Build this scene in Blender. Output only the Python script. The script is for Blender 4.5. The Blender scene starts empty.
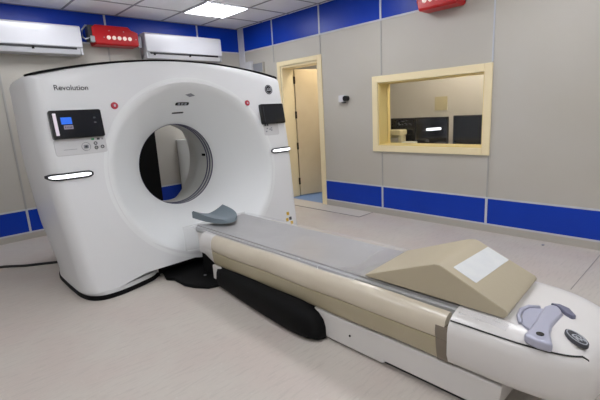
import bpy, bmesh, math, random
from mathutils import Vector, Matrix
random.seed(7)
scene = bpy.context.scene
COL = scene.collection
PI = math.pi

# ------------------------------------------------------------------ materials
def lin(h):
    h = h.lstrip('#')
    o = []
    for i in (0, 2, 4):
        c = int(h[i:i+2], 16) / 255
        o.append(c / 12.92 if c <= .04045 else ((c + .055) / 1.055) ** 2.4)
    return (o[0], o[1], o[2], 1)

def mat(name, col, rough=.5, metal=0, coat=0, bump=None, mottle=None, emit=None, spec=.5):
    m = bpy.data.materials.new(name); m.use_nodes = True
    nt = m.node_tree; b = nt.nodes['Principled BSDF']
    c = lin(col)
    b.inputs['Base Color'].default_value = c
    b.inputs['Roughness'].default_value = rough
    b.inputs['Metallic'].default_value = metal
    b.inputs['Coat Weight'].default_value = coat
    b.inputs['Coat Roughness'].default_value = .08
    b.inputs['Specular IOR Level'].default_value = spec
    tc = nt.nodes.new('ShaderNodeTexCoord')
    if mottle:
        sc, col2, amt = mottle
        n = nt.nodes.new('ShaderNodeTexNoise'); n.inputs['Scale'].default_value = sc
        n.inputs['Detail'].default_value = 6
        nt.links.new(tc.outputs['Object'], n.inputs['Vector'])
        r = nt.nodes.new('ShaderNodeMapRange')
        r.inputs['From Min'].default_value = .35; r.inputs['From Max'].default_value = .65
        r.inputs['To Max'].default_value = amt
        nt.links.new(n.outputs['Fac'], r.inputs['Value'])
        mx = nt.nodes.new('ShaderNodeMix'); mx.data_type = 'RGBA'
        mx.inputs['A'].default_value = c; mx.inputs['B'].default_value = lin(col2)
        nt.links.new(r.outputs['Result'], mx.inputs['Factor'])
        nt.links.new(mx.outputs['Result'], b.inputs['Base Color'])
    if bump:
        sc, st = bump
        n = nt.nodes.new('ShaderNodeTexNoise'); n.inputs['Scale'].default_value = sc
        n.inputs['Detail'].default_value = 4
        nt.links.new(tc.outputs['Object'], n.inputs['Vector'])
        bp = nt.nodes.new('ShaderNodeBump'); bp.inputs['Strength'].default_value = st
        bp.inputs['Distance'].default_value = .01
        nt.links.new(n.outputs['Fac'], bp.inputs['Height'])
        nt.links.new(bp.outputs['Normal'], b.inputs['Normal'])
    if emit:
        b.inputs['Emission Color'].default_value = lin(emit[0])
        b.inputs['Emission Strength'].default_value = emit[1]
    return m

def floor_mat():
    m = mat('vinyl_floor', 'c3bdb6', .42)
    nt = m.node_tree; b = nt.nodes['Principled BSDF']
    tc = nt.nodes.new('ShaderNodeTexCoord')
    def noise(scale, det, vec):
        n = nt.nodes.new('ShaderNodeTexNoise'); n.inputs['Scale'].default_value = scale
        n.inputs['Detail'].default_value = det
        nt.links.new(vec, n.inputs['Vector']); return n.outputs['Fac']
    def mixc(fac, a, bb):
        mx = nt.nodes.new('ShaderNodeMix'); mx.data_type = 'RGBA'
        nt.links.new(fac, mx.inputs['Factor'])
        if isinstance(a, tuple): mx.inputs['A'].default_value = a
        else: nt.links.new(a, mx.inputs['A'])
        mx.inputs['B'].default_value = bb
        return mx.outputs['Result']
    def rng(v, lo, hi, t1):
        r = nt.nodes.new('ShaderNodeMapRange'); r.inputs['From Min'].default_value = lo
        r.inputs['From Max'].default_value = hi; r.inputs['To Max'].default_value = t1
        nt.links.new(v, r.inputs['Value']); return r.outputs['Result']
    P = tc.outputs['Object']
    c = mixc(rng(noise(2.2, 3, P), .4, .62, .8), lin('c4bdb4'), lin('c2b6ae'))
    # fine streaks running mostly along the sheet
    mp = nt.nodes.new('ShaderNodeMapping'); mp.inputs['Scale'].default_value = (3, 22, 1)
    mp.inputs['Rotation'].default_value = (0, 0, .25)
    nt.links.new(P, mp.inputs['Vector'])
    c = mixc(rng(noise(3, 8, mp.outputs['Vector']), .5, .75, .5), c, lin('aba49d'))
    c = mixc(rng(noise(60, 2, P), .62, .75, .35), c, lin('d2cdc6'))
    nt.links.new(c, b.inputs['Base Color'])
    r = nt.nodes.new('ShaderNodeMapRange'); r.inputs['To Min'].default_value = .33; r.inputs['To Max'].default_value = .52
    nt.links.new(noise(5, 5, P), r.inputs['Value']); nt.links.new(r.outputs['Result'], b.inputs['Roughness'])
    return m

def glass_mat(name, refl, tint='ffffff'):
    m = bpy.data.materials.new(name); m.use_nodes = True
    nt = m.node_tree; nt.nodes.clear()
    o = nt.nodes.new('ShaderNodeOutputMaterial'); t = nt.nodes.new('ShaderNodeBsdfTransparent')
    t.inputs['Color'].default_value = lin(tint)
    g = nt.nodes.new('ShaderNodeBsdfGlossy'); g.inputs['Roughness'].default_value = .03
    x = nt.nodes.new('ShaderNodeMixShader')
    f = nt.nodes.new('ShaderNodeFresnel'); f.inputs['IOR'].default_value = refl
    nt.links.new(f.outputs[0], x.inputs[0]); nt.links.new(t.outputs[0], x.inputs[1]); nt.links.new(g.outputs[0], x.inputs[2])
    nt.links.new(x.outputs[0], o.inputs[0])
    return m

def film_mat(name, alpha, col='dcdce2'):
    m = bpy.data.materials.new(name); m.use_nodes = True
    nt = m.node_tree; b = nt.nodes['Principled BSDF']; out = nt.nodes['Material Output']
    b.inputs['Base Color'].default_value = lin(col); b.inputs['Roughness'].default_value = .18
    tc = nt.nodes.new('ShaderNodeTexCoord')
    n = nt.nodes.new('ShaderNodeTexNoise'); n.inputs['Scale'].default_value = 9; n.inputs['Detail'].default_value = 5
    n.inputs['Distortion'].default_value = 1.2
    nt.links.new(tc.outputs['Object'], n.inputs['Vector'])
    bp = nt.nodes.new('ShaderNodeBump'); bp.inputs['Strength'].default_value = .5; bp.inputs['Distance'].default_value = .012
    nt.links.new(n.outputs['Fac'], bp.inputs['Height']); nt.links.new(bp.outputs['Normal'], b.inputs['Normal'])
    t = nt.nodes.new('ShaderNodeBsdfTransparent')
    x = nt.nodes.new('ShaderNodeMixShader'); x.inputs[0].default_value = alpha
    nt.links.new(t.outputs[0], x.inputs[1]); nt.links.new(b.outputs[0], x.inputs[2]); nt.links.new(x.outputs[0], out.inputs[0])
    return m

def ceiling_mat():
    m = mat('ceiling_tiles', 'ececee', .6)
    nt = m.node_tree; b = nt.nodes['Principled BSDF']
    tc = nt.nodes.new('ShaderNodeTexCoord')
    n = nt.nodes.new('ShaderNodeTexNoise'); n.inputs['Scale'].default_value = 1.6
    nt.links.new(tc.outputs['Object'], n.inputs['Vector'])
    mx = nt.nodes.new('ShaderNodeMix'); mx.data_type = 'RGBA'
    mx.inputs['A'].default_value = lin('f0eff2'); mx.inputs['B'].default_value = lin('e4e4ea')
    nt.links.new(n.outputs['Fac'], mx.inputs['Factor']); nt.links.new(mx.outputs['Result'], b.inputs['Base Color'])
    return m

M = dict(
    floor=floor_mat(),
    wall=mat('grey_panel', 'bdb9b1', .38, mottle=(1.3, 'b8b3a8', .7)),
    plain=mat('pale_wall_paint', 'c4c2bd', .6),
    blue=mat('blue_panel', '053ab0', .33, mottle=(2, '0434a2', .5), spec=.3),
    strip=mat('joint_strip', 'c4c8d0', .35),
    skirt=mat('aluminium_skirting', 'b4afa6', .4),
    ceiling=ceiling_mat(),
    tbar=mat('ceiling_bar', '8f8f96', .5),
    cream=mat('cream_trim', 'eedeb6', .4),
    lining=mat('yellow_cream_lining', 'ecd690', .45),
    cream2=mat('cream_door', 'dccbaa', .45, mottle=(3, 'd2bf9b', .6)),
    hinge=mat('dark_hinge', '2a1e14', .35, .6),
    bfloor=mat('blue_grey_floor', '6f8fc0', .4),
    shell=mat('white_gantry_plastic', 'e1e2e3', .38, coat=.1),
    flare=mat('white_flare_plastic', 'e7e9e9', .42, coat=.06),
    tube=mat('bore_liner', 'c9cac6', .3),
    ring=mat('lilac_ring', '55546e', .3, .2),
    black=mat('black_rubber', '070708', .7, spec=.2),
    blackg=mat('black_gloss', '090a0d', .15),
    darkp=mat('dark_grey_plastic', '26272b', .4),
    grey=mat('grey_plastic', '8d8f96', .4),
    inset=mat('pale_grey_inset', 'cdcdce', .4),
    red=mat('red_paint', 'c0141c', .35),
    redb=mat('red_button', 'b0283a', .35),
    whitelamp=mat('white_lens', 'f2dcd2', .4, emit=('ffd9cc', .25)),
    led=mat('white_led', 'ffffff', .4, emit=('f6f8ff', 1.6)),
    screen=mat('dark_screen', '10141c', .12),
    sblue=mat('screen_blue', '1c64d8', .3, emit=('1c64d8', .5)),
    swhite=mat('screen_white', 'd8d0d8', .3, emit=('d8ccd8', .3)),
    spink=mat('screen_rose', '8a8090', .3, emit=('8a7f90', .2)),
    sgreen=mat('green_icon', '2f8a56', .3, emit=('2f8a56', .2)),
    yellow=mat('yellow_sticker', 'd8b03c', .5),
    text=mat('lettering_grey', '3a3c42', .4),
    logow=mat('logo_silver', 'c4c8ce', .35, .3),
    ac=mat('white_ac_plastic', 'd0d0d5', .25, coat=.3),
    acd=mat('ac_outlet_dark', '1c1c20', .5),
    acv=mat('ac_louver', 'b4ada4', .4),
    steel=mat('steel', 'a8acb0', .3, .8),
    cradle=mat('grey_cradle', 'a3a19e', .34, coat=.25, bump=(7, .12), mottle=(5, 'adaba8', .6)),
    rail=mat('grey_rail', 'aaaaa9', .3, .1),
    beige=mat('beige_cover', 'b7ad92', .36, coat=.35, bump=(6, .18), mottle=(3, 'aea385', .6)),
    cream_pad=mat('cream_pad', 'd3c9b6', .34, coat=.5, bump=(6, .18), mottle=(3, 'cabfaa', .6)),  # paler than beige: film tone and light on the upper curve painted in
    taupe=mat('taupe_band', '7d7264', .35, coat=.3),
    tablew=mat('white_table_plastic', 'dedbd8', .32, coat=.2),
    seam=mat('dark_seam', '1c1c1c', .5),
    lav=mat('lavender_grey_plastic', 'b2b3c4', .3, .15),
    lavd=mat('dark_lavender_plastic', '6a6b80', .35),
    cushion=mat('beige_vinyl', 'b8ad94', .42, bump=(40, .05)),
    label=mat('white_label', 'dcdedd', .5, mottle=(14, 'd0d3d6', .5)),
    head=mat('slate_foam', '758189', .6, bump=(30, .06)),
    film=film_mat('clear_film', .2),
    film2=film_mat('clear_film_folded', .22, 'b9b4b6'),
    glass=glass_mat('window_glass', 1.25),
    light=mat('light_diffuser', 'ffffff', .5, emit=('f8faff', 13.9)),
    light2=mat('light_diffuser_next_room', 'ffffff', .5, emit=('fff1da', 26)),
    light3=mat('light_diffuser_corridor', 'ffffff', .5, emit=('fff1da', 15)),
    wline=mat('wall_joint_line', 'a9a7a3', .45),
    lframe=mat('light_frame', 'd8d8dc', .4),
    desk=mat('desk_top', 'c9c4b8', .5),
    printer=mat('cream_device', 'd6cda6', .5),
    paper=mat('paper', 'e8e6de', .6),
    yellowp=mat('pale_yellow_board', 'bdb596', .6),
    cable=mat('cable_black', '1c1c1c', .5),
    hatch=mat('floor_plate', 'c6c0b8', .42),
    hatchl=mat('floor_plate_edge', '8e8a84', .45),
    cab=mat('white_cabinet', 'e4e5e2', .4),
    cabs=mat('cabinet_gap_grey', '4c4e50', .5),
)

# ------------------------------------------------------------------ helpers
def tag(o, label=None, cat=None, group=None, kind=None):
    if label: o['label'] = label
    if cat: o['category'] = cat
    if group: o['group'] = group
    if kind: o['kind'] = kind
    return o

BASE = {}
def thing(name, label, cat, loc, group=None):
    o = bpy.data.objects.new(name, None); COL.objects.link(o)
    o.location = loc; o.empty_display_size = .1
    BASE[o.name] = Vector(loc)
    return tag(o, label, cat, group)

def base_of(o):
    v = Vector((0, 0, 0))
    while o is not None:
        v = v + o.location; o = o.parent
    return v

def obj(name, bm, m, parent=None, smooth=False, angle=None, bevel=0, segs=2, loc=None):
    """bm holds world coordinates; the object is placed under its parent."""
    bmesh.ops.recalc_face_normals(bm, faces=bm.faces)
    me = bpy.data.meshes.new(name)
    org = base_of(parent) if parent is not None else Vector(loc or (0, 0, 0))
    bm.transform(Matrix.Translation(-org))
    bm.to_mesh(me); bm.free()
    o = bpy.data.objects.new(name, me); COL.objects.link(o)
    me.materials.append(m)
    if parent is not None: o.parent = parent
    elif loc: o.location = loc
    if smooth or bevel:
        for p in me.polygons: p.use_smooth = True
        if not bevel and angle is not None:
            me.set_sharp_from_angle(angle=math.radians(angle))
    if bevel:
        md = o.modifiers.new('bevel', 'BEVEL'); md.width = bevel; md.segments = segs; md.limit_method = 'ANGLE'
        md.angle_limit = math.radians(35); md.harden_normals = True
    return o

def NB(): return bmesh.new()

def box(bm, x0, x1, y0, y1, z0, z1):
    v = [bm.verts.new((x, y, z)) for z in (z0, z1) for y in (y0, y1) for x in (x0, x1)]
    for f in ((0, 2, 3, 1), (4, 5, 7, 6), (0, 1, 5, 4), (2, 6, 7, 3), (0, 4, 6, 2), (1, 3, 7, 5)):
        bm.faces.new([v[i] for i in f])
    return bm

def bx(*a): return box(NB(), *a)

def prism(bm, pts, axis, a, b):
    """extrude a 2D polygon along axis between a and b"""
    def P(p, t):
        if axis == 'x': return (t, p[0], p[1])
        if axis == 'y': return (p[0], t, p[1])
        return (p[0], p[1], t)
    A = [bm.verts.new(P(p, a)) for p in pts]; B = [bm.verts.new(P(p, b)) for p in pts]
    n = len(pts)
    bm.faces.new(A); bm.faces.new(B[::-1])
    for i in range(n): bm.faces.new([A[i], A[(i+1) % n], B[(i+1) % n], B[i]])
    return bm

def loft(bm, rings, closed=True, cap0=False, cap1=False):
    R = [[bm.verts.new(p) for p in r] for r in rings]
    n = len(R[0])
    for a, b in zip(R, R[1:]):
        for i in range(n if closed else n - 1):
            j = (i + 1) % n
            bm.faces.new([a[i], a[j], b[j], b[i]])
    if cap0: bm.faces.new(R[0][::-1])
    if cap1: bm.faces.new(R[-1])
    return bm

def tube(bm, pts, r, n=8):
    pts = [Vector(p) for p in pts]
    rings = []
    for i, p in enumerate(pts):
        d = (pts[min(i+1, len(pts)-1)] - pts[max(i-1, 0)]).normalized()
        u = d.cross(Vector((0, 0, 1)))
        if u.length < .1: u = d.cross(Vector((0, 1, 0)))
        u.normalize(); w = d.cross(u)
        rings.append([p + r * (math.cos(t) * u + math.sin(t) * w) for t in [2*PI*k/n for k in range(n)]])
    return loft(bm, rings, True, True, True)

def rrect(w, h, r, k=5):
    o = []
    for cx, cy, a0 in ((w/2-r, h/2-r, 0), (-w/2+r, h/2-r, 90), (-w/2+r, -h/2+r, 180), (w/2-r, -h/2+r, 270)):
        for i in range(k + 1):
            a = math.radians(a0 + 90*i/k); o.append((cx + r*math.cos(a), cy + r*math.sin(a)))
    return o

def ell(rx, ry, n=24): return [(rx*math.cos(2*PI*i/n), ry*math.sin(2*PI*i/n)) for i in range(n)]

def plate(bm, o, U, V, shape, h0, h1):
    """a flat shape laid on the plane (o, U, V), from height h0 to h1 along its normal"""
    o = Vector(o); U = Vector(U).normalized(); V = Vector(V).normalized(); N = U.cross(V).normalized()
    A = [bm.verts.new(o + U*a + V*b + N*h0) for a, b in shape]
    B = [bm.verts.new(o + U*a + V*b + N*h1) for a, b in shape]
    n = len(shape)
    bm.faces.new(A[::-1]); bm.faces.new(B)
    for i in range(n): bm.faces.new([A[i], A[(i+1) % n], B[(i+1) % n], B[i]])
    return bm

def ringplate(bm, o, U, V, rx, ry, w, h0, h1, n=28):
    o = Vector(o); U = Vector(U).normalized(); V = Vector(V).normalized(); N = U.cross(V).normalized()
    rings = []
    for s, h in ((1, h0), (1, h1), (0, h1), (0, h0)):
        rings.append([o + U*(rx-w*(1-s))*math.cos(2*PI*i/n) + V*(ry-w*(1-s))*math.sin(2*PI*i/n) + N*h for i in range(n)])
    rings.append(rings[0])
    R = [[bm.verts.new(p) for p in r] for r in rings[:4]]
    for a, b in ((0, 1), (1, 2), (2, 3), (3, 0)):
        for i in range(n):
            j = (i+1) % n
            bm.faces.new([R[a][i], R[a][j], R[b][j], R[b][i]])
    return bm

def text_bm(s, size, o, U, V, h=.002, shear=0, bold=0):
    cu = bpy.data.curves.new('lettering', 'FONT'); cu.body = s; cu.size = size; cu.align_x = 'CENTER'; cu.align_y = 'CENTER'
    cu.extrude = h / 2; cu.shear = shear; cu.offset = bold
    t = bpy.data.objects.new('lettering', cu); COL.objects.link(t)
    bpy.context.view_layer.update()
    me = bpy.data.meshes.new_from_object(t.evaluated_get(bpy.context.evaluated_depsgraph_get()))
    bpy.data.objects.remove(t); bpy.data.curves.remove(cu)
    bm = NB(); bm.from_mesh(me); bpy.data.meshes.remove(me)
    U = Vector(U).normalized(); V = Vector(V).normalized(); N = U.cross(V)
    m = Matrix((U, V, N)).transposed().to_4x4(); m.translation = Vector(o) + N * h / 2
    bm.transform(m)
    return bm

def copy_tree(o, loc, label=None):
    r = o.copy(); COL.objects.link(r); r.location = loc
    if label: r['label'] = label
    for ch in [c for c in bpy.data.objects if c.parent == o]:
        c = ch.copy(); COL.objects.link(c); c.parent = r
        for g in [x for x in bpy.data.objects if x.parent == ch]:
            d = g.copy(); COL.objects.link(d); d.parent = c
    return r

def struct(name, bm, m, parent=None, **k):
    o = obj(name, bm, m, parent, **k)
    if parent is None: o['kind'] = 'structure'
    return o

def sempty(name):
    o = bpy.data.objects.new(name, None); COL.objects.link(o); o['kind'] = 'structure'; return o

# ------------------------------------------------------------------ room shell
H = 2.674
Z1, Z2, Z3 = 2.313, .358, .0805
XL, YF = -6.4, -7.4
WT = .23                               # right wall thickness
DY0, DY1, DZ = -.975, -1.75, 1.995     # door opening
WY0, WY1, WZ0, WZ1 = -2.725, -3.995, .868, 1.612   # control window opening

struct('floor', bx(XL, .03, YF, 0, -.1, 0), M['floor'])
struct('ceiling', bx(XL, 0, YF, 0, H, H+.1), M['ceiling'])
# hung ceiling bars, one trim object per direction
b = NB()
GX = [-.07 - .63*i for i in range(11)]
for x in GX: box(b, x-.011, x+.011, YF, 0, H-.006, H+.01)
struct('trim_1', b, M['tbar'])
b = NB()
GY = [-.02 - .61*i for i in range(13)]
for y in GY: box(b, XL, 0, y-.011, y+.011, H-.0055, H+.01)
struct('trim_2', b, M['tbar'])

wb = struct('wall_back', bx(XL, WT, 0, .15, -.1, H+.1), M['wall'])
struct('blue_band', bx(XL, 0, -.006, .01, Z1, H), M['blue'], wb)
struct('blue_band', bx(XL, 0, -.006, .01, Z3, Z2), M['blue'], wb)
for z in (Z1, Z2, Z3): struct('edge_strip', bx(XL, 0, -.009, .01, z-.009, z+.009), M['strip'], wb)
for x in (-.769, -2.097, -3.327, -4.56, -5.8):
    struct('joint_line', bx(x-.009, x+.009, -.008, .01, Z2, Z1), M['wline'], wb)
    struct('joint_strip', bx(x-.012, x+.012, -.0105, .01, Z1, H), M['strip'], wb)
    struct('joint_strip', bx(x-.012, x+.012, -.0105, .01, Z3, Z2), M['strip'], wb)

# right wall with door and window openings
b = NB()
box(b, 0, WT, DY0, 0, -.1, H+.1)
box(b, 0, WT, DY1, DY0, DZ, H+.1)
box(b, 0, WT, WY0, DY1, -.1, H+.1)
box(b, 0, WT, WY1, WY0, -.1, WZ0)
box(b, 0, WT, WY1, WY0, WZ1, H+.1)
box(b, 0, WT, YF, WY1, -.1, H+.1)
wr = struct('wall_right', b, M['wall'])
struct('blue_band', bx(-.006, .01, YF, 0, Z1, H), M['blue'], wr)
struct('blue_band', bx(-.006, .01, YF, -1.82, Z3, Z2), M['blue'], wr)
struct('blue_band', bx(-.006, .01, -.905, 0, Z3, Z2), M['blue'], wr)
struct('edge_strip', bx(-.009, .01, YF, 0, Z1-.009, Z1+.009), M['strip'], wr)
for z in (Z2, Z3):
    struct('edge_strip', bx(-.009, .01, YF, -1.82, z-.008, z+.008), M['strip'], wr)
for y, z0, z1 in ((-.84, 2.07, Z1), (-1.80, 2.07, Z1), (-2.776, Z2, .79), (-2.776, 1.70, Z1), (-4.062, Z2, .79), (-4.062, 1.70, Z1), (-5.3, Z2, Z1), (-6.5, Z2, Z1)):
    struct('joint_line', bx(-.008, .01, y-.007, y+.007, z0, z1), M['strip'] if (y == -4.062 and z0 > 1) else M['wline'], wr)
for y in (-.84, -1.80, -2.776, -4.062, -5.3, -6.5):
    struct('joint_strip', bx(-.0105, .01, y-.012, y+.012, Z1, H), M['strip'], wr)
    if y < -1.9: struct('joint_strip', bx(-.0105, .01, y-.012, y+.012, Z3, Z2), M['strip'], wr)
struct('wall_left', bx(XL-.15, XL, YF, .15, -.1, H+.1), M['plain'])
struct('wall_front', bx(XL-.15, WT, YF-.15, YF, -.1, H+.1), M['plain'])
struct('baseboard_back', bx(XL, 0, -.012, 0, 0, Z3-.009), M['skirt'])
struct('baseboard_right', bx(-.012, 0, YF, -1.82, 0, Z3-.008), M['skirt'])
struct('trim_3', bx(-.03, -.0005, -.135, -.0005, 0, H-.002), M['ac'], bevel=.004)      # white casing in the corner
b = NB(); box(b, -1.02, -.02, -5.083, -5.077, -.001, .0012)
struct('trim_4', b, M['hatchl'])            # seam in the floor sheet

# control room and corridor beyond the right wall
struct('floor_control_room', bx(.031, 2.6, YF, .15, -.1, 0), M['bfloor'])
struct('ceiling_control_room', bx(WT, 1.3, YF, .15, 2.5, 2.6), M['plain'])
struct('wall_control_room', bx(1.2, 1.3, YF, .15, -.1, 2.6), M['plain'])
struct('wall_partition', bx(WT, 1.2, -1.96, -1.9, 0, 2.5), M['plain'])
struct('wall_control_side', bx(WT, 1.2, YF-.15, YF, 0, 2.5), M['plain'])
struct('wall_corridor_end', bx(WT, 1.2, .15, .3, -.1, 2.6), M['plain'])

# door_1: cream frame, leaf standing open into the corridor
d1 = sempty('door_1')
b = NB()
for yo, yi in ((-.908, DY0), (DY1, -1.819)):
    box(b, -.018, -.0005, min(yo, yi), max(yo, yi), 0, 2.062)
box(b, -.018, -.0005, DY1, DY0, DZ, 2.062)
obj('architrave', b, M['cream'], d1, bevel=.006)
b = NB()
box(b, -.0004, WT, DY0-.03, DY0-.0005, 0, DZ-.0005); box(b, -.0004, WT, DY1+.0005, DY1+.03, 0, DZ-.0005)
box(b, -.0004, WT, DY1+.03, DY0-.03, DZ-.03, DZ-.0005)
obj('jamb', b, M['cream'], d1, bevel=.003)
ang = math.atan2(-.127, .413)
leaf = NB(); box(leaf, 0, .73, -.04, 0, .012, DZ-.035)
leaf.transform(Matrix.Translation((WT+.016, DY0-.012, 0)) @ Matrix.Rotation(ang, 4, 'Z'))
lf = obj('door_leaf', leaf, M['cream2'], d1, bevel=.002)
for z in (1.80, 1.28, .80, .24):
    bb = NB()
    box(bb, WT-.012, WT+.012, DY0-.052, DY0-.03, z-.055, z+.055)
    obj('hinge', bb, M['hinge'], d1, bevel=.004)
bb = NB()
hp = Matrix.Translation((WT+.016, DY0-.012, 0)) @ Matrix.Rotation(ang, 4, 'Z')
tube(bb, [hp @ Vector((.66, -.04, 1.0)), hp @ Vector((.66, -.095, 1.0)), hp @ Vector((.56, -.095, 1.0))], .01)
obj('door_handle', bb, M['steel'], lf, smooth=True)

# window_1: cream frame round the control window
w1 = sempty('window_1')
b = NB()
ow0, ow1, oz0, oz1 = -2.647, -4.072, .795, 1.691
box(b, -.022, -.0005, WY0, ow0, oz0, oz1); box(b, -.022, -.0005, ow1, WY1, oz0, oz1)
box(b, -.022, -.0005, WY1, WY0, oz0, WZ0); box(b, -.022, -.0005, WY1, WY0, WZ1, oz1)
obj('window_frame', b, M['cream'], w1, bevel=.005)
b = NB()
t = .012
box(b, -.0004, WT, WY0-t, WY0-.0005, WZ0+t, WZ1-t); box(b, -.0004, WT, WY1+.0005, WY1+t, WZ0+t, WZ1-t)
box(b, -.0004, WT, WY1+.0005, WY0-.0005, WZ0+.0005, WZ0+t); box(b, -.0004, WT, WY1+.0005, WY0-.0005, WZ1-t, WZ1-.0005)
obj('window_lining', b, M['lining'], w1)
obj('window_pane', bx(.165, .173, WY1+t, WY0-t, WZ0+t, WZ1-t), M['glass'], w1)

# ------------------------------------------------------------------ ceiling lights
def ceiling_light(loc, label, m):
    t = thing('ceiling_light', label, 'ceiling light', loc, 'square ceiling light panels')
    x, y, z = loc; w, d = .307, .297
    b = NB()
    box(b, x-w, x+w, y-d, y-d+.012, z-.012, z-.0005); box(b, x-w, x+w, y+d-.012, y+d, z-.012, z-.0005)
    box(b, x-w, x-w+.012, y-d+.012, y+d-.012, z-.012, z-.0005); box(b, x+w-.012, x+w, y-d+.012, y+d-.012, z-.012, z-.0005)
    obj('frame', b, M['lframe'], t)
    obj('diffuser', bx(x-w+.012, x+w-.012, y-d+.012, y+d-.012, z-.010, z-.002), m, t)
    return t
zc = H - .0062
cl = ceiling_light((-1.015, -.935, zc), 'bright square light panel in the ceiling above the wall corner', M['light'])
for (x, y), lb in (((-1.015, -2.765), 'square ceiling light panel above the floor right of the patient table, between table and door'),
                   ((-1.015, -4.595), 'square ceiling light panel in front of the control window, past the table foot'),  # this and the panels below are added, unseen, to brighten the room
                   ((-1.015, -6.425), 'square ceiling light panel in the right front corner of the room, out of view'),
                   ((-2.905, -.935), 'square ceiling light panel above the scanner, in front of the red box'),
                   ((-2.905, -3.985), 'square ceiling light panel above the middle of the patient table'),
                   ((-2.905, -6.425), 'square ceiling light panel behind the camera and right of it'),
                   ((-4.795, -2.765), 'square ceiling light panel over the bare floor left of the scanner front'),
                   ((-4.795, -4.595), 'square ceiling light panel just ahead of the camera on the left'),
                   ((-4.795, -6.425), 'square ceiling light panel behind the camera and left of it')):
    copy_tree(cl, (x, y, zc), lb)

def room_light(x, y, label, m):  # unseen lamp added to brighten a room beyond the right wall
    t = thing('ceiling_light', label, 'ceiling light', (x, y, 2.5))
    obj('diffuser', bx(x-.25, x+.25, y-.3, y+.3, 2.488, 2.4995), m, t)  # diffuser of the added unseen lamp
room_light(.75, -3.5, 'ceiling light panel inside the control room behind the window', M['light2'])
room_light(.7, -1.5, 'ceiling light panel in the corridor beyond the open door', M['light3'])

# ------------------------------------------------------------------ CT gantry
XC, ZC = -2.31, .88
XO = -2.345
def fy(z): return -2.58 + .16 * max(0, min(z, 1.9))
def hw(z):
    s = max(0, min(1, z / 1.15)); s = s*s*(3-2*s)
    return 1.115 + .07 * s
def ztop(u): return 1.828 - .138 * abs(u) ** 2
ZB = .067
def outline(ix=0, iz=0, hk=1.0):
    """front-view outline, counter-clockwise from the bottom left"""
    pts = []
    def W(z): return hw(z) * hk - ix
    nb, ns, nt = 40, 40, 64
    for i in range(nb):
        x = XO - W(ZB) + 2*W(ZB)*i/nb
        d = max(0, min(1, (abs(x - XO) - .60) / .30)); d = d*d*(3-2*d)
        pts.append((x, ZB + .043*(1-d)))
    zt = ztop(1) - iz
    for i in range(ns):
        z = ZB + (zt - .03 - ZB) * i / (ns-1); pts.append((XO + W(z), z))
    r = .03
    for i in range(nt+1):
        u = 1 - 2*i/nt
        pts.append((XO + u*(W(zt) - r*.3), ztop(u) - iz - (r*.25 if abs(u) == 1 else 0)))
    for i in range(ns):
        z = zt - .03 - (zt - .03 - ZB) * i / ns; pts.append((XO - W(z), z))
    return pts
FIL, FD = .095, .17
def cut_back(z): return .80 * max(0, 1 - z/.45) ** 1.3
def surf_y(x, z):
    d = hw(z) - abs(x - XO)
    if d >= FIL: return fy(z)
    d = max(d, 0); sp = 1 - d / FIL
    return fy(z) + FD * (1 - math.sqrt(max(0, 1 - sp*sp)))
gantry = thing('ct_scanner_gantry', 'large white ring-shaped CT scanner with round bore, in front of the blue-banded back wall', 'CT scanner', (XC, -1.8, 0))
# front cover
rings = []
for ph in [i * PI/2/9 for i in range(10)]:          # from the side round to the front face
    ix = FIL * (1 - math.cos(ph)); iz = .018 * (1 - math.cos(ph))
    yo = FD * (1 - math.sin(ph))
    rings.append([(x, fy(z) + yo, z) for x, z in outline(ix, iz)])
inner = outline(FIL, .018)
RX, RZ, RT, YT = .79, .745, .40, -1.97
angs = [math.atan2(z - ZC, x - XC) for x, z in inner]
def flare_edge(a):
    # ellipse radius along direction a
    r = 1 / math.sqrt((math.cos(a)/RX)**2 + (math.sin(a)/RZ)**2)
    return r
for s in (.2, .4, .6, .8, .93):
    rg = []
    for (x, z), a in zip(inner, angs):
        r1 = math.hypot(x - XC, z - ZC); r = r1 + (flare_edge(a) - r1) * s
        xx, zz = XC + r*math.cos(a), ZC + r*math.sin(a)
        rg.append((xx, fy(zz), zz))
    rings.append(rg)
side = NB()
# depth rings (side going back)
back = []
for yy, hk, iz in ((-.98, .895, .0), (-1.02, .905, 0), (-1.3, .955, 0), (-1.55, .98, 0), (-1.85, .995, 0)):
    back.append([(x, max(-2.2, yy - cut_back(z)*(-1.85-yy)/(-.87)) , z) for x, z in outline(0, iz, hk)])
loft(side, back + rings)
cover = obj('front_cover', side, M['shell'], gantry, smooth=True, angle=38)
# flare
def flare_pt(a, s):
    e = flare_edge(a)
    xe, ze = XC + e*math.cos(a), ZC + e*math.sin(a)
    r = e*1.0 + (RT - e) * s
    ye = fy(ze)
    k = s * .92 + .08 * s * s
    if s < .12: k = k - .25 * (.12 - s) * (1 - s/.12) * .0
    return (XC + .01*s + r*math.cos(a), ye + (YT - ye) * k, ZC + r*math.sin(a))
fb = NB()
rg = []
def pre(a, f):
    e = flare_edge(a); 
    return e
N = 120
A = [2*PI*i/N for i in range(N)]
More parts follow.
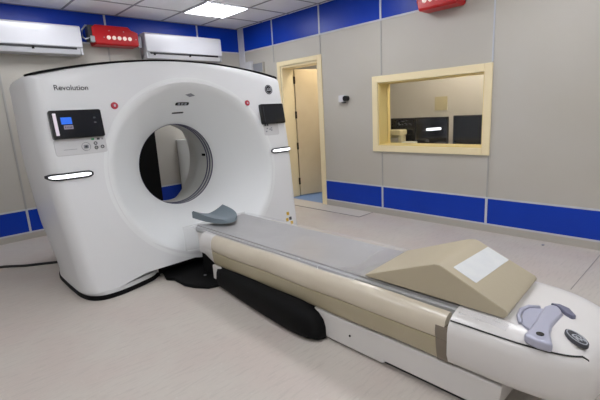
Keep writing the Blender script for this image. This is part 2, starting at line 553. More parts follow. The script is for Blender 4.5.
# soft rounding from the face into the cone
def flare_ring(s): return [flare_pt(a, s) for a in A]
fr = []
for ex in (1.075, 1.05):
    ring = []
    for a in A:
        e = flare_edge(a) * ex; z = ZC + e*math.sin(a)
        ring.append((XC + e*math.cos(a), fy(z) - .0015, z))
    fr.append(ring)
for q, dy in ((1.02, .003), (.995, .012)):
    ring = []
    for a in A:
        e = flare_edge(a) * q; z = ZC + e*math.sin(a)
        ring.append((XC + e*math.cos(a), fy(z) + dy, z))
    fr.append(ring)
for s in [.06 + .94*i/14 for i in range(15)]: fr.append(flare_ring(s))
TX = XC + .01
for yy, rr in ((YT + .012, RT - .004),):
    fr.append([(TX + rr*math.cos(a), yy, ZC + rr*math.sin(a)) for a in A])
loft(fb, fr)
flare = obj('bore_flare', fb, M['flare'], gantry, smooth=True)
# bore liner and rings, rear cone and rear cover
tb = NB()
loft(tb, [[(TX + r*math.cos(a), y, ZC + r*math.sin(a)) for a in A] for y, r in
          ((YT+.012, .398), (-1.86, .398), (-1.80, .40), (-1.64, .40), (-1.62, .405), (-1.35, .50), (-.985, .66))])
obj('bore_liner', tb, M['tube'], gantry, smooth=True)
for y in (-1.952, -1.90, -1.852):
    rb = NB()
    prof = [(.392, y-.008), (.392, y+.008), (.4, y+.008), (.4, y-.008)]
    R = [[rb.verts.new((TX + r*math.cos(a), yy, ZC + r*math.sin(a))) for a in A] for r, yy in prof]
    for i in range(4):
        p, q = R[i], R[(i+1) % 4]
        for k in range(N): rb.faces.new([p[k], p[(k+1) % N], q[(k+1) % N], q[k]])
    obj('bore_ring', rb, M['ring'], gantry, smooth=True, angle=40)
sx = TX + .395*math.cos(.12); sz = ZC + .395*math.sin(.12)
obj('bore_sensor', bx(sx-.012, sx+.004, -1.82, -1.77, sz-.012, sz+.012), M['black'], gantry, bevel=.003)
rc = NB()
oc = outline(0, 0, .895)
ra = [math.atan2(z - ZC, x - XC) for x, z in oc]
loft(rc, [[(x, -.98 - cut_back(z), z) for x, z in oc], [(TX + .66*math.cos(a), -.985, ZC + .66*math.sin(a)) for a in ra]])
obj('rear_cover', rc, M['shell'], gantry)
# dark trim along the top front edge
tr = NB()
pts = [(XO + u*(hw(1.7) - .012), -2.2, ztop(u) ) for u in [1 - 2*i/60 for i in range(61)]]
rgs = []
for x, _, z in pts:
    y0 = surf_y(x, z - .02)
    rgs.append([(x, y0+.016, z-.012), (x, y0+.016, z+.003), (x, y0+.06, z+.004), (x, y0+.06, z-.012)])
loft(tr, rgs, True, True, True)
obj('top_trim', tr, M['black'], gantry)
# feet with black strips
for sgn in (-1, 1):
    P = []
    inn, out = .50, 1.11
    raw = [(out-.06, -1.55), (out-.005, -1.75), (out+.004, -1.95), (out+.004, -2.2), (out-.005, -2.38), (out-.04, -2.50), (out-.12, -2.572), (out-.25, -2.582),
           (inn+.22, -2.55), (inn+.08, -2.505), (inn+.01, -2.45), (inn-.02, -2.36), (inn-.02, -1.55)]
    # subdivide smoothly
    n = len(raw)
    sm = []
    for i in range(n):
        p0, p1, p2, p3 = raw[i-1], raw[i], raw[(i+1) % n], raw[(i+2) % n]
        if i >= n-2:
            sm.append(p1); continue
        for t in (0, .25, .5, .75):
            f = lambda a, b_, c, d: .5*((2*b_) + (-a+c)*t + (2*a-5*b_+4*c-d)*t*t + (-a+3*b_-3*c+d)*t**3)
            if i == 0: sm.append((p1[0]+(p2[0]-p1[0])*t, p1[1]+(p2[1]-p1[1])*t))
            else: sm.append((f(p0[0], p1[0], p2[0], p3[0]), f(p0[1], p1[1], p2[1], p3[1])))
    poly = [(XO + sgn*x, y) for x, y in sm]
    cx = sum(p[0] for p in poly)/len(poly); cy = sum(p[1] for p in poly)/len(poly)
    sh = [((x-cx)*.975+cx, (y-cy)*.978+cy) for x, y in poly]
    f = obj('foot', prism(NB(), sh, 'z', .034, .069), M['shell'], gantry, smooth=True, angle=40)
    obj('foot_strip', prism(NB(), poly, 'z', 0.0, .036), M['black'], f, smooth=True, angle=40)
obj('plinth', bx(XC-.52, XC+.52, -2.405, -1.6, .0, .10), M['black'], gantry)

# things on the face
def ff(x, z): return (x, surf_y(x, z), z)
UX, VZ = (1, 0, 0), (0, .16, 1)
t = text_bm('Revolution', .054, ff(-3.262, 1.590), UX, VZ, .003, 0, .0002)
obj('lettering', t, M['text'], gantry)
def monogram(o, U, V, r, disc, fg, parent, name='logo_badge'):
    d = obj(name, plate(NB(), o, U, V, ell(r, r, 32), -.004, .004), disc, parent)
    b = ringplate(NB(), o, U, V, r*.86, r*.86, r*.09, .004, .0055)
    obj('logo_ring', b, fg, d)
    obj('logo_script', text_bm('GE', r*.95, Vector(o) + Vector(U).normalized().cross(Vector(V).normalized())*.004, U, V, .0015, .35, r*.01), fg, d)
    return d
monogram(ff(-1.380, 1.570), UX, VZ, .048, M['blackg'], M['logow'], gantry)

# left and right display units
def display(cx, cz, w, h, left, tiltz):
    y = min(surf_y(cx, cz), fy(cz)) 
    o = Vector((cx, y - .012, cz))
    s = obj('display', plate(NB(), o, UX, VZ, rrect(w, h, .014), -.03, .02), M['blackg'], gantry, bevel=.004)
    o2 = o + Vector((0, -1, .16)).normalized()*.02
    obj('screen', plate(NB(), o2, UX, VZ, rrect(w-.03, h-.03, .006), 0, .0012), M['screen'], s)
    up = Vector(VZ).normalized(); N_ = Vector((0, -1, .16)).normalized()
    def el(nm, a, b_, ww, hh, m, r=.003):
        obj(nm, plate(NB(), o2 + Vector(UX)*a + up*b_ + N_*.0012, UX, VZ, rrect(ww, hh, r), 0, .0008), m, s)
    if left:
        el('screen_sidebar', -w/2+.033, 0, .022, h-.045, M['swhite'])
        el('screen_tile', -w/2+.105, .025, .072, .05, M['sblue'])
        el('screen_caption', -w/2+.112, -.022, .062, .03, M['spink'])
        for q in (.03, -.005): el('screen_icon', w/2-.055, q+.01, .018, .012, M['text'])
        for q in range(5):
            el('screen_caption_line', -w/2+.092+q*.01, -.022, .006, .014, M['text'], .001)
    else:
        el('screen_edge', -w/2+.03, 0, .003, h-.05, M['text'], .001)
    return s
display(-3.278, 1.326, .355, .205, True, 0)
display(-1.395, 1.320, .305, .205, False, 0)

def button_panel(cx, cz, left):
    o = Vector(ff(cx, cz))
    w = .36 if left else .2
    pn = obj('control_panel', plate(NB(), o + Vector((0, .002, 0)), UX, VZ, rrect(w, .125, .02), -.03 if left else -.004, .004), M['inset'], gantry, bevel=.003)
    up = Vector(VZ).normalized(); N_ = Vector((0, -1, .16)).normalized()
    o = o + N_*.004 + Vector((0, .002, 0))
    return o, up, pn
o, up, pn = button_panel(-3.275, 1.165, True)
Xv = Vector(UX)
def dot(nm, a, b_, shape, m, hh=.004): return obj(nm, plate(NB(), o + Xv*a + up*b_, UX, VZ, shape, -.001, hh), m, pn)
dot('button', .085, .043, rrect(.02, .014, .002), M['sgreen'])
dot('button', .125, .043, rrect(.02, .014, .002), M['text'])
dot('button', .155, .043, rrect(.012, .014, .002), M['grey'])
obj('dial_ring', ringplate(NB(), o + Xv*.03 + up*-.008, UX, VZ, .032, .032, .003, 0, .003), M['grey'], pn)
k = dot('dial_button', .03, -.008, rrect(.034, .026, .003), M['grey'])
obj('dial_icon', plate(NB(), o + Xv*.03 + up*-.008, UX, VZ, rrect(.016, .014, .002), .003, .006), M['text'], pn)
for a, b_ in ((.10, .012), (.10, -.022), (.145, -.018)):
    obj('round_button', ringplate(NB(), o + Xv*a + up*b_, UX, VZ, .013, .013, .005, 0, .004, 18), M['text'], pn)
dot('marking_line', -.08, -.02, rrect(.09, .003, .001), M['grey'], .001)
o, up, pn = button_panel(-1.43, 1.165, False)
for a, b_ in ((-.075, .045), (-.045, .045)):
    dot('button', a, b_, rrect(.018, .016, .002), M['text'])
for a, b_ in ((-.055, .01), (.0, .012), (.0, -.01), (-.02, .0), (-.07, -.02)):
    dot('button', a, b_, rrect(.016, .013, .003), M['grey'])

for x, z in ((-2.978, 1.452), (-1.685, 1.440)):
    oo = ff(x, z)
    e = obj('emergency_stop', plate(NB(), oo, UX, VZ, ell(.027, .027, 28), -.004, .010), M['redb'], gantry, bevel=.003)
    obj('stop_mark', plate(NB(), oo, UX, VZ, rrect(.014, .018, .003), .010, .0115), M['logow'], e)

# lit grip bars wrapping the cover edge
def grip(x0, x1, z0, z1):
    def strip(w, out, m, nm, parent, trim):
        n = 18; rgs = []
        for i in range(n+1):
            t_ = i/n; x = x0 + trim + (x1-x0-2*trim)*t_; z = z0 + (z1-z0)*t_
            cap = math.sqrt(max(0, 1 - (2*abs(t_-.5))**8)); ww = w*max(cap, .35)
            d = .002
            yA = surf_y(x-d, z); yB = surf_y(x+d, z)
            nx = (yB-yA)/(2*d); nn = Vector((nx, -1, .1)).normalized()
            p = Vector((x, surf_y(x, z), z))
            rgs.append([p - nn*.01 + Vector((0, 0, -ww)), p + nn*out + Vector((0, 0, -ww)), p + nn*out + Vector((0, 0, ww)), p - nn*.01 + Vector((0, 0, ww))])
        return obj(nm, loft(NB(), rgs, True, True, True), m, parent, smooth=True, angle=40)
    g = strip(.027, .012, M['darkp'], 'grip_bezel', gantry, 0)
    strip(.014, .016, M['led'], 'grip_lamp', g, .016)
grip(-3.522, -3.235, .957, .957)
grip(-1.485, -1.20, .940, .940)

# marks on the flare above the bore
def on_flare(a, s):
    p = Vector(flare_pt(a, s)); pu = Vector(flare_pt(a, s-.03)); V = (pu - p).normalized()
    pr = Vector(flare_pt(a-.02, s)); U = (pr - p); U = (U - V*U.dot(V)).normalized()
    return p, U, V
p, U, V = on_flare(PI/2 - .10, .26)
obj('laser_window', plate(NB(), p, U, V, [(-.05, 0), (0, .022), (.05, 0), (0, -.022)], -.006, .004), M['grey'], gantry, bevel=.002)
p, U, V = on_flare(PI/2 - .02, .48)
ind = obj('breath_indicator', plate(NB(), p, U, V, rrect(.135, .036, .012), -.006, .004), M['blackg'], gantry)
for q in (-.032, .0, .034):
    obj('indicator_symbol', ringplate(NB(), p + U*q, U, V, .011, .011, .004, .004, .0055, 16), M['logow'], ind)
p, U, V = on_flare(PI/2 + .01, .71)
obj('indicator_slot', plate(NB(), p, U, V, rrect(.12, .018, .006), -.006, .003), M['darkp'], gantry)
# small yellow warning stickers low on the right of the cover
for dx, dz in ((0, 0), (.045, .006), (.02, .062), (.055, -.042)):
    obj('warning_sticker', plate(NB(), ff(-1.42+dx, .205+dz), UX, VZ, rrect(.034, .034, .004), -.001, .002), M['yellow'] if dx != .045 else M['text'], gantry)
    
# ------------------------------------------------------------------ patient table
TC = -2.31
table = thing('patient_table', 'long low CT patient table with beige side covers and rounded white foot end', 'patient table', (TC, -4.1, 0))
YH, YE = -2.66, -5.08
# cradle (slightly hollow, runs the whole length)
b = NB()
rgs = []
for y in [YH - (YH+5.13)*i/30 for i in range(31)]:
    top = [(TC + .235*u, y, .405 + .024*abs(u)**2.2) for u in [-1 + 2*k/16 for k in range(17)]]
    rgs.append(top + [(TC + .235, y, .385), (TC - .235, y, .385)])
loft(b, rgs, True, True, True)
obj('cradle', b, M['cradle'], table, smooth=True, angle=50)
for s in (-1, 1):
    obj('cradle_rail', bx(min(TC+s*.236, TC+s*.262), max(TC+s*.236, TC+s*.262), -5.1, YH-.01, .375, .421), M['rail'], table, bevel=.006)
# side covers
def cover_rings(y0, y1, prof, s, n=30, wav=.003):
    rgs = []
    for i in range(n+1):
        y = y0 + (y1-y0)*i/n
        rgs.append([(TC + s*(u + wav*math.sin(y*9 + z*20)), y, z + wav*.6*math.sin(y*7.3+1+u*9)) for u, z in prof])
    return rgs
prof = [(.262, .19), (.262, .400), (.275, .414), (.295, .4125), (.314, .403), (.329, .386), (.338, .362), (.341, .336), (.339, .312), (.3355, .302), (.3335, .299),
        (.3355, .295), (.330, .25), (.320, .20), (.315, .185), (.306, .178)]
for s in (-1, 1):
    up_ = [(.264, .300), (.264, .400)] + [p for p in prof[2:] if p[1] > .2985]
    lo_ = [(.264, .178), (.264, .296)] + [(.328, .2975)] + [p for p in prof[2:] if p[1] < .2985]
    obj('side_pad', loft(NB(), cover_rings(-3.03, -4.965, up_, s), True, True, True), M['cream_pad'], table, smooth=True, angle=50)
    obj('side_panel', loft(NB(), cover_rings(-3.03, -4.965, lo_, s), True, True, True), M['beige'], table, smooth=True, angle=50)
    profb = [(.264, .172), (.264, .362)] + [(u + .004, z - (.004 if z < .2 else 0)) for u, z in prof[2:] if z < .365]
    obj('cover_end_band', loft(NB(), cover_rings(-4.925, -4.995, profb, s, 4, 0.0), True, True, True), M['taupe'], table, smooth=True, angle=50)
    obj('head_end_cap', loft(NB(), [[(TC + s*(u-.01*k), -2.86 - .17*(1-k) , z*(1) + (.0 if z > .3 else .05*k)) for u, z in prof] for k in (0, .5, 1)], True, True, True), M['tablew'], table, smooth=True, angle=50)
obj('deck', bx(TC-.257, TC+.257, -5.07, -2.70, .20, .374), M['tablew'], table)
# white base
b = NB()
prism(b, [(-4.12, .012), (-4.62, .012), (-4.63, .03), (-5.16, .03), (-5.20, .06), (-5.21, .17), (-2.98, .17), (-2.98, .05), (-4.1, .05)], 'x', TC-.315, TC+.315)
obj('base', b, M['tablew'], table, bevel=.008)
obj('base_recess', bx(TC-.285, TC+.285, -5.12, -3.02, 0, .05), M['darkp'], table)
ob = NB(); tube(ob, [(TC-.3155, -4.40, .09), (TC-.319, -4.40, .09)], .006, 10)
obj('base_screw', ob, M['black'], table)
for s in (-1, 1):
    b = NB()
    rgs = []
    for y, o_, zt in ((-3.03, .32, .14), (-3.05, .335, .175), (-3.12, .345, .185), (-3.35, .37, .19), (-3.62, .40, .19), (-3.9, .422, .192), (-4.02, .428, .190), (-4.10, .425, .178), (-4.16, .415, .155), (-4.20, .395, .12), (-4.215, .37, .08)):
        z0 = .008
        rgs.append([(TC+s*.29, y, z0), (TC+s*(o_-.03), y, z0), (TC+s*(o_-.008), y, z0+.012), (TC+s*o_, y, z0+.035), (TC+s*(o_-.010), y, zt-.055), (TC+s*(o_-.022), y, zt-.025), (TC+s*(o_-.045), y, zt-.006), (TC+s*(o_-.075), y, zt), (TC+s*.29, y, zt)])
    obj('black_bumper', loft(b, rgs, True, True, True), M['black'], table, smooth=True, angle=45)
# floor pad between table and scanner
pad = [(TC-.49, -2.42), (TC-.54, -2.59), (TC-.50, -2.66), (TC-.50, -2.83), (TC-.47, -2.92), (TC-.40, -3.03), (TC-.34, -3.06), (TC+.34, -3.06), (TC+.40, -3.03), (TC+.47, -2.92), (TC+.50, -2.83), (TC+.48, -2.64), (TC+.42, -2.42)]
obj('floor_pad', prism(NB(), pad, 'z', 0, .03), M['black'], table, bevel=.008)
obj('floor_pad_screw', plate(NB(), (TC-.3, -2.82, .03), (1, 0, 0), (0, 1, 0), ell(.012, .012, 12), 0, .003), M['grey'], table)
obj('bellows', bx(TC-.25, TC+.25, -3.0, -2.72, .03, .20), M['black'], table)
# white foot end
def plan(inset, y0, n=64):
    hwid = .346 - inset; L = .525 - inset; p = []
    for i in range(n+1):
        a = PI * i / n
        c, s_ = math.cos(a), math.sin(a)
        ex = .35 if c < 0 else .85
        p.append((TC - .004 + math.copysign(abs(c)**ex, c)*hwid, -5.0 - abs(s_)**(.45 if c < 0 else .72)*L))
    return [(p[0][0], y0)] + p + [(p[-1][0], y0)]
b = NB()
lv = [(.17, .10), (.178, .045), (.20, .015), (.24, .0), (.345, .0), (.375, .006), (.398, .022), (.415, .048), (.427, .085), (.433, .13), (.436, .2)]
rgs = [[(x, y if y < -4.995 else -4.985, z) for x, y in plan(i_, -4.985)] for z, i_ in lv]
rgs = [[(x, min(y, -4.985), z) for x, y, z in r] for r in rgs]
loft(b, rgs, True, True, True)
foot = obj('foot_end_shell', b, M['tablew'], table, smooth=True, angle=60)
# dark seam between top and side of the shell
pl = plan(.020, -4.985)
pl = pl[::-1]
seam = [(x, min(y, -4.99), .4005) for x, y in pl if y <= -4.97]
seam = [p for p in seam if p[0] < TC + .02]
cut = [p for p in seam if p[0] < TC - .268]
last = Vector(cut[-1])
cut += [(last.x+.010, last.y-.016, .388), (last.x+.012, last.y-.027, .36), (last.x+.012, last.y-.030, .31)]
obj('shell_seam', tube(NB(), cut, .0032, 8), M['seam'], foot)
# release handle
ZT = .437
hp_ = [(-2.634, -5.282), (-2.532, -5.284), (-2.421, -5.272), (-2.342, -5.268), (-2.310, -5.280), (-2.302, -5.314), (-2.364, -5.346), (-2.412, -5.344), (-2.492, -5.341), (-2.563, -5.354), (-2.644, -5.386), (-2.650, -5.334)]
hd = obj('release_handle', prism(NB(), hp_, 'z', ZT-.03, ZT+.010), M['lav'], table, bevel=.012, segs=3)
obj('handle_button', plate(NB(), (-2.600, -5.329, ZT+.010), (1, 0, 0), (0, 1, 0), ell(.014, .014, 20), -.002, .003), M['blackg'], hd)
gp = [(-2.302, -5.282), (-2.290, -5.314), (-2.307, -5.354), (-2.360, -5.392), (-2.374, -5.379), (-2.357, -5.351), (-2.322, -5.319)]
obj('handle_grip', prism(NB(), gp, 'z', ZT-.01, ZT+.014), M['lavd'], hd, bevel=.005)
bow = [(-2.542, -5.239, ZT+.002), (-2.492, -5.216, ZT+.004), (-2.432, -5.206, ZT+.005), (-2.382, -5.219, ZT+.004), (-2.357, -5.256, ZT+.002)]
obj('handle_bow', tube(NB(), bow, .009, 10), M['lav'], hd, smooth=True)
obj('handle_recess', prism(NB(), [(-2.572, -5.284), (-2.542, -5.244), (-2.432, -5.212), (-2.372, -5.229), (-2.357, -5.274)], 'z', ZT-.02, ZT+.002), M['lav'], hd)
# oval maker's badge
o_ = Vector((-2.518, -5.430, ZT - .004))
Uo = Vector((-.62, -.75, -.08)).normalized(); Vo = Vector((-.03, -.10, 1)).cross(Uo).normalized()
bd = obj('badge', plate(NB(), o_, Uo, Vo, ell(.054, .027, 32), -.010, .005), M['text'], table, bevel=.002)
obj('badge_ring', ringplate(NB(), o_, Uo, Vo, .048, .022, .003, .005, .0065), M['logow'], bd)
obj('badge_script', text_bm('GE', .036, o_ + Uo.cross(Vo).normalized()*.005, Uo, Vo, .0015, .35, .0006), M['logow'], bd)

# head rest
b = NB()
rgs = []
nu, nv = 22, 14
for k in range(nv+1):
    q = k/nv                                   # 0 at the bore end, 1 at the rounded front
    wid = .152 * math.sqrt(max(.0, 1 - (q*.985)**3.2))
    top, bot = [], []
    for i in range(nu+1):
        u = -1 + 2*i/nu
        xo = wid*u; w_ = abs(xo)/.152
        z = .438 + .002*(1-q) + (.034*(1-q)+.010) * w_**1.7
        y = -2.50 - .385*q
        th = .030 * (1 + .35*w_) * (.55 if k in (0, nv) else 1)
        x = -2.345 + xo
        top.append((x, y, z + th)); bot.append((x, y, .438 + .010*w_**2 + (.006*(1-q))))
    rgs.append(top + bot[::-1])
loft(b, rgs, True, True, True)
hr = obj('head_rest', b, M['head'], None, smooth=True, angle=70, loc=(-2.345, -2.7, .438))
tag(hr, 'curved slate grey foam head rest on the end of the table by the bore', 'head rest')

# wedge cushion
wc = thing('wedge_cushion', 'big beige vinyl wedge cushion lying across the foot half of the patient table', 'cushion', (TC, -4.8, .439))
zb = .4390
b = NB()
X0, X1 = -2.553, -2.095
near = [(-4.455, zb), (-4.46, zb+.010), (-4.80, .582), (-4.86, .604), (-4.885, .606), (-4.905, .600), (-5.185, .476), (-5.195, .462), (-5.18, zb)]
far = [(y+.03, z) for y, z in near]
A_ = [b.verts.new((X0, y, z)) for y, z in near]; B_ = [b.verts.new((X1, y, z)) for y, z in far]
b.faces.new(A_); b.faces.new(B_[::-1])
for i in range(len(near)):
    j = (i+1) % len(near); b.faces.new([A_[i], A_[j], B_[j], B_[i]])
obj('cushion_body', b, M['cushion'], wc, bevel=.010, segs=3)
p0 = Vector((X0, -4.905, .600)); p1 = Vector((X0, -5.185, .476)); p2 = Vector((X1, -4.875, .600))
V = (p0 - p1).normalized(); U = (p2 - p0).normalized()
U = (U - V*U.dot(V)).normalized()
cen = p0 + (p2 - p0)*.545 - V*.100
N_ = U.cross(V)
obj('cushion_label', plate(NB(), cen, U, V, rrect(.395, .118, .004), -.001, .0018), M['label'], wc)

# clear plastic film over the table
film = thing('plastic_sheet', 'clear crinkled plastic sheet covering the head half of the patient table', 'plastic sheet', (TC, -3.6, .43))
b = NB()
rgs = []
pf = [(-.306, .4225), (-.28, .4285), (-.25, .4315), (-.235, .4335)] + [(.235*u, .412 + .024*abs(u)**2.2) for u in (-.8, -.6, -.4, -.2, 0, .2, .4, .6, .8)] + [(.235, .4335), (.25, .4315), (.28, .4285), (.306, .4225)]
for i in range(41):
    y = -2.68 - (4.43-2.68)*i/40
    rgs.append([(TC + u*1.015, y, z + .001*math.sin(17*y+u*23)*math.sin(9*u+y*5) + .0015) for u, z in pf])
loft(b, rgs, False)
obj('sheet_top', b, M['film'], film, smooth=True)
b = NB()
rgs = []
for k in range(9):
    z = .432 - .215*k/8
    rgs.append([(TC + .36*u*(1 - .02*k/8), -2.635 - .001*k - .014*math.sin(11*u+k*.35)*(k/8), z) for u in [-1 + 1.8*i/30 for i in range(31)]])
loft(b, rgs, False)
obj('sheet_drop', b, M['film2'], film, smooth=True)
b = NB(); rgs = []
for i in range(13):
    y = -4.28 - .13*i/12
    rgs.append([(TC + u*1.02, y + .03*math.sin(13*u+i*.2) - .06*u, z + .009 + .005*math.sin(31*y+u*29)*math.sin(19*u)) for u, z in pf[3:-3]])
loft(b, rgs, False)
obj('sheet_fold', b, M['film2'], film, smooth=True)
f2 = thing('plastic_sheet', 'crumpled clear plastic strip between the wedge cushion and the table edge at the foot end', 'plastic sheet', (-2.6, -5.12, .44))
b = NB(); rgs = []
for i in range(19):
    y = -5.02 - .20*i/18
    rgs.append([(-2.640 + .065*k/8 + .006*math.sin(23*y), y, .4365 + .005*(1+math.sin(37*y+k)*math.sin(2.1*k+11*y)) - .010*(1-k/8)*0) for k in range(9)])
loft(b, rgs, False)
obj('crumpled_film', b, M['film'], f2, smooth=True)

# ------------------------------------------------------------------ air conditioners
def aircon(x0, x1, label):
    t = thing('air_conditioner', label, 'air conditioner', ((x0+x1)/2, -.1, 2.13), 'wall air conditioners')
    zb_, zt_ = 2.135, 2.468
    pr = [(-.006, zb_+.01), (-.006, zt_), (-.19, zt_), (-.212, zt_-.02), (-.218, 2.225), (-.205, 2.215), (-.10, 2.165), (-.09, zb_), (-.03, zb_)]
    obj('casing', prism(NB(), pr, 'x', x0, x1), M['ac'], t, bevel=.006)
    lp = [(-.205, 2.206), (-.212, 2.198), (-.185, 2.142), (-.12, 2.130), (-.095, 2.138), (-.10, 2.158)]
    obj('louver', prism(NB(), lp, 'x', x0+.03, x1-.03), M['ac'], t, bevel=.004)
    obj('outlet', bx(x0+.05, x1-.07, -.2135, -.15, 2.194, 2.2165), M['acd'], t)
    for q in (.03, .48):
        obj('louver_hinge', bx(x0+.06+q*(x1-x0), x0+.085+q*(x1-x0), -.2155, -.18, 2.180, 2.2165), M['black'], t)
    for s in (x0, x1-.025): obj('end_cheek', bx(s, s+.025, -.205, -.02, 2.138, 2.21), M['ac'], t, bevel=.006)
    obj('casing_mark', bx(x0+.56*(x1-x0), x0+.56*(x1-x0)+.06, -.2195, -.214, 2.375, 2.381), M['logow'], t)
    return t
aircon(-3.62, -2.47, 'white wall air conditioner at the left edge, above the scanner, left of the red box')
aircon(-1.68, -.50, 'white wall air conditioner right of the red box, above the scanner bore')

# ------------------------------------------------------------------ red wall boxes
def redbox(nm, label, org, U, Nn, bracket, dep=.21, w=.57):
    """org: lower left front corner seen from the room, U along the wall, Nn out of the wall"""
    t = thing(nm, label, 'wall box', org)
    U = Vector(U); Nn = Vector(Nn); Z = Vector((0, 0, 1)); o_ = Vector(org)
    def pt(u, z, n): return o_ + U*u + Z*z + Nn*n
    b = NB()
    front = [(.0, .10), (.03, .0), (w-.02, .0), (w, .02), (w, .17), (w-.08, .19), (w-.12, .235), (.05, .235), (.0, .20)]
    rgs = [[pt(u, z, n) for u, z in front] for n in (.012, dep-.02)]
    mid = [(min(max(u, .02), w-.02), min(max(z, .02), .19)) for u, z in front]
    rgs.append([pt(u, z, dep) for u, z in mid])
    loft(b, rgs, True, True, True)
    obj('box_body', b, M['red'], t, bevel=.004)
    for i in range(5):
        obj('round_lamp', plate(NB(), pt((.185 if bracket else .10) + .066*i, .088, dep), U, Z, ell(.024, .024, 22), -.004, .008), M['whitelamp'], t)
    for u in (.13, w-.04):
        obj('bolt', plate(NB(), pt(u, .088, dep), U, Z, ell(.006, .006, 10), -.002, .004), M['steel'], t)
    for u in (.2, .38):
        obj('bolt', plate(NB(), pt(u, .17, dep), U, Z, ell(.006, .006, 10), -.002, .004), M['steel'], t)
    if bracket:
        b = NB(); tube(b, [pt(.0, .215, .16), pt(-.06, .215, .17), pt(-.105, .16, .17), pt(-.11, .08, .17), pt(-.08, .055, .18), pt(-.02, .085, .18), pt(.03, .095, .17)], .011, 8)
        obj('bracket', b, M['steel'], t, smooth=True)
        obj('clamp', plate(NB(), pt(-.005, .06, .16), U, Z, rrect(.05, .075, .01), 0, .05), M['steel'], t, bevel=.004)
        obj('end_plate', plate(NB(), pt(.0, .13, .09), U, Z, rrect(.09, .19, .01), 0, .1), M['darkp'], t, bevel=.004)
        obj('end_tab', plate(NB(), pt(w+.02, .07, .12), U, Z, rrect(.05, .14, .01), 0, .06), M['grey'], t, bevel=.004)
    return t
redbox('red_wall_box', 'red box with five round white lamps between the two air conditioners', (-2.335, 0, 2.272), (1, 0, 0), (0, -1, 0), True)
redbox('red_wall_box', 'red box cut off by the top of the picture, above the control window', (0, -3.345, 2.262), (0, -1, 0), (-1, 0, 0), False, .20, .44)

# small wall items
t = thing('wall_intercom', 'small white and black camera box on the grey wall between door and window', 'intercom', (0, -2.2, 1.45))
obj('casing', bx(-.05, -.0005, -2.225, -2.13, 1.418, 1.507), M['ac'], t, bevel=.008)
bb = NB(); tube(bb, [(-.0005, -2.245, 1.462), (-.06, -2.245, 1.462)], .034, 20)
obj('camera_dome', bb, M['blackg'], t, smooth=True, angle=40)
obj('lens_plate', plate(NB(), (-.045, -2.178, 1.478), (0, -1, 0), (0, 0, 1), ell(.016, .016, 16), 0, .004), M['darkp'], t)
obj('lower_socket', bx(-.035, -.0005, -2.225, -2.17, 1.405, 1.4245), M['darkp'], t, bevel=.004)
t = thing('junction_box', 'small white junction box on the wall beside the corner casing, behind the scanner top', 'junction box', (0, -.24, 2.09))
obj('casing', bx(-.05, -.0005, -.34, -.145, 2.0, 2.15), M['ac'], t, bevel=.006)
obj('cover_plate', bx(-.056, -.049, -.325, -.16, 2.015, 2.135), M['ac'], t, bevel=.002)
t = thing('junction_box', 'grey metal box on the wall between the corner and the door frame', 'junction box', (0, -.49, 2.03))
obj('casing', bx(-.045, -.0005, -.62, -.37, 1.95, 2.11), M['skirt'], t, bevel=.006)
obj('cover_plate', bx(-.05, -.044, -.605, -.385, 1.965, 2.095), M['grey'], t, bevel=.002)

# floor plate near the door, cable
t = thing('floor_hatch', 'pale flat floor plate against the right wall by the door', 'floor plate', (-.15, -1.95, 0))
obj('plate', bx(-.296, -.02, -2.625, -1.15, .0003, .004), M['hatch'], t)
b = NB()
box(b, -.302, -.2962, -2.631, -1.144, .0003, .0065); box(b, -.2961, -.02, -2.631, -2.6252, .0003, .0065)
obj('edge', b, M['hatchl'], t)
b = NB()
tube(b, [(-4.9, -.72, .012), (-4.4, -.80, .012), (-4.0, -.90, .012), (-3.75, -1.0, .012), (-3.60, -1.15, .012), (-3.45, -1.24, .012), (-3.36, -1.30, .012)], .012, 10)
tag(obj('power_cable', b, M['cable'], None, smooth=True, loc=(-3.9, -1.0, 0)), 'black cable on the floor running to the left base of the scanner', 'cable')
b = plate(NB(), (-.131, -4.643, 0), (1, 0, 0), (0, 1, 0), ell(.018, .012, 14), 0, .004)
tag(obj('rubber_cap', b, M['grey'], None, loc=(-.131, -4.643, 0)), 'small grey cap lying on the floor near the right wall', 'cap')

# behind the scanner, seen through the bore
t = thing('dark_panel', 'tall black panel behind the scanner, seen through the left of the bore', 'panel', (-2.05, -.25, 0))
obj('panel', bx(-2.32, -1.775, -.36, -.31, .0, 1.50), M['black'], t, bevel=.01)
obj('stand', bx(-2.2, -1.9, -.5, -.2, 0, .05), M['darkp'], t, bevel=.01)
t = thing('cabinet', 'low white cabinet against the back wall, seen through the right of the bore', 'cabinet', (-1.05, -.2, 0))
obj('body', bx(-1.31, -.76, -.38, -.02, 0, 1.0), M['cab'], t, bevel=.006)
obj('door', bx(-1.295, -.775, -.398, -.381, .03, .985), M['cab'], t, bevel=.004)
obj('top', bx(-1.32, -.75, -.405, -.02, 1.0, 1.016), M['cab'], t, bevel=.004)
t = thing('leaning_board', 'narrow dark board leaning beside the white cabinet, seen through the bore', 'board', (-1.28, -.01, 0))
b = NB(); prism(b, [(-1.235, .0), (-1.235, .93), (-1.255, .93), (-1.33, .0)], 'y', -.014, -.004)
obj('board', b, M['cabs'], t)  # dark sheet in place of the shadow gap left of the cabinet

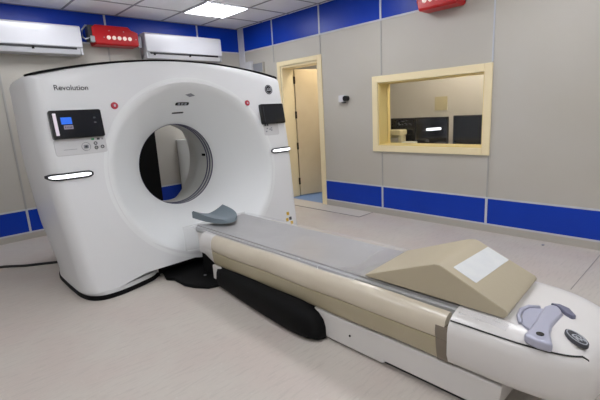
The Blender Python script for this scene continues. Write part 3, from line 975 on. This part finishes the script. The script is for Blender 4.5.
# ------------------------------------------------------------------ control room
t = thing('desk', 'pale control desk beneath the window on its far side', 'desk', (.7, -3.3, 0))
obj('desk_top', bx(.30, 1.0, -4.6, -2.25, .71, .745), M['desk'], t, bevel=.004)
for y in (-4.55, -2.3): obj('desk_side', bx(.34, .96, y-.018, y+.018, 0, .71), M['desk'], t)
def monitor(y0, y1, z0, z1, x, label, extra=None):
    t = thing('monitor', label, 'monitor', (x, (y0+y1)/2, .745), 'monitors on the control desk')
    hsg = obj('monitor_housing', bx(x, x+.035, y0, y1, z0, z1), M['darkp'], t, bevel=.006)
    ym = (y0+y1)/2
    obj('stand', bx(x+.04, x+.06, ym-.03, ym+.03, .76, z0+.12), M['darkp'], t)
    obj('foot', bx(x-.06, x+.14, ym-.11, ym+.11, .7455, .76), M['darkp'], t, bevel=.004)
    obj('back_panel', bx(x-.002, x+.0005, y0+.012, y1-.012, z0+.015, z1-.012), M['screen'], t)
    return t
m1 = monitor(-2.905, -2.52, .845, 1.172, .56, 'black monitor at the left of the control window')
b = NB()
for i in range(14):
    yy = -2.64 - random.random()*.2; zz = 1.08 + random.random()*.06
    obj('screen_icon', plate(NB(), (.558, yy, zz), (0, -1, 0), (0, 0, 1), rrect(.018, .007, .002), 0, .0012), M['grey'], m1)
m2 = monitor(-3.365, -2.93, .845, 1.176, .50, 'black monitor with a bright strip, in the middle of the control window')
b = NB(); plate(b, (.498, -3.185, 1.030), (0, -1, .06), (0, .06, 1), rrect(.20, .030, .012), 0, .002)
obj('bright_strip', b, M['led'], m2)  # glowing strip stands in for a light reflected on the screen
monitor(-3.775, -3.43, .835, 1.186, .50, 'black monitor at the right of the control window')
t = thing('desk_phone', 'cream desk device in the lower left corner of the control window', 'device', (.42, -2.72, .745))
obj('body', bx(.40, .50, -2.80, -2.60, .745, .961), M['printer'], t, bevel=.015)
obj('hood', bx(.325, .49, -2.82, -2.55, .961, 1.03), M['printer'], t, bevel=.015)
obj('side_post', bx(.335, .395, -2.83, -2.78, .745, .961), M['printer'], t, bevel=.008)
obj('feed_tray', bx(.36, .399, -2.76, -2.64, .87, .93), M['desk'], t, bevel=.004)
t = thing('mouse', 'small dark object on the desk between middle and right monitor', 'desk item', (.42, -3.33, .745))
obj('body', bx(.34, .42, -3.40, -3.28, .745, .885), M['darkp'], t, bevel=.015)
obj('base', bx(.325, .339, -3.42, -3.33, .745, .87), M['paper'], t, bevel=.004)
tag(obj('paper_stack', bx(.31, .40, -3.02, -2.85, .745, .885), M['paper'], None, loc=(.35, -2.95, .745)), 'white paper pile behind the lower frame of the control window', 'paper')
t = thing('wall_notice', 'pale yellow square notice on the control room wall seen through the window', 'notice', (1.2, -2.9, 1.3))
obj('sheet', bx(1.19, 1.1995, -3.0, -2.82, 1.242, 1.425), M['yellowp'], t)

# ------------------------------------------------------------------ camera, world, view
F_, yaw, pitch, roll = 410.05, .7512, .212, -.055
S = .83
C_ = Vector((-5.0798, -6.9356, 1.6)) * S
cy, sy, cp, sp = math.cos(yaw), math.sin(yaw), math.cos(pitch), math.sin(pitch)
fwd = Vector((sy*cp, cy*cp, -sp)); right = Vector((cy, -sy, 0)); upv = right.cross(fwd)
cr, sr = math.cos(roll), math.sin(roll)
r_ = cr*right + sr*upv; u_ = -sr*right + cr*upv
cam = bpy.data.cameras.new('camera'); co = bpy.data.objects.new('camera', cam); COL.objects.link(co)
mw = Matrix((r_, u_, -fwd)).transposed().to_4x4(); mw.translation = C_
co.matrix_world = mw
cam.sensor_width = 36; cam.lens = F_/600*36; cam.clip_start = .01
scene.camera = co
w = bpy.data.worlds.new('world'); scene.world = w; w.use_nodes = True
w.node_tree.nodes['Background'].inputs['Color'].default_value = (.5, .52, .55, 1)
w.node_tree.nodes['Background'].inputs['Strength'].default_value = .1
scene.view_settings.view_transform = 'Standard'; scene.view_settings.look = 'None'
scene.view_settings.exposure = 0; scene.view_settings.gamma = 1; scene.view_settings.use_curve_mapping = False
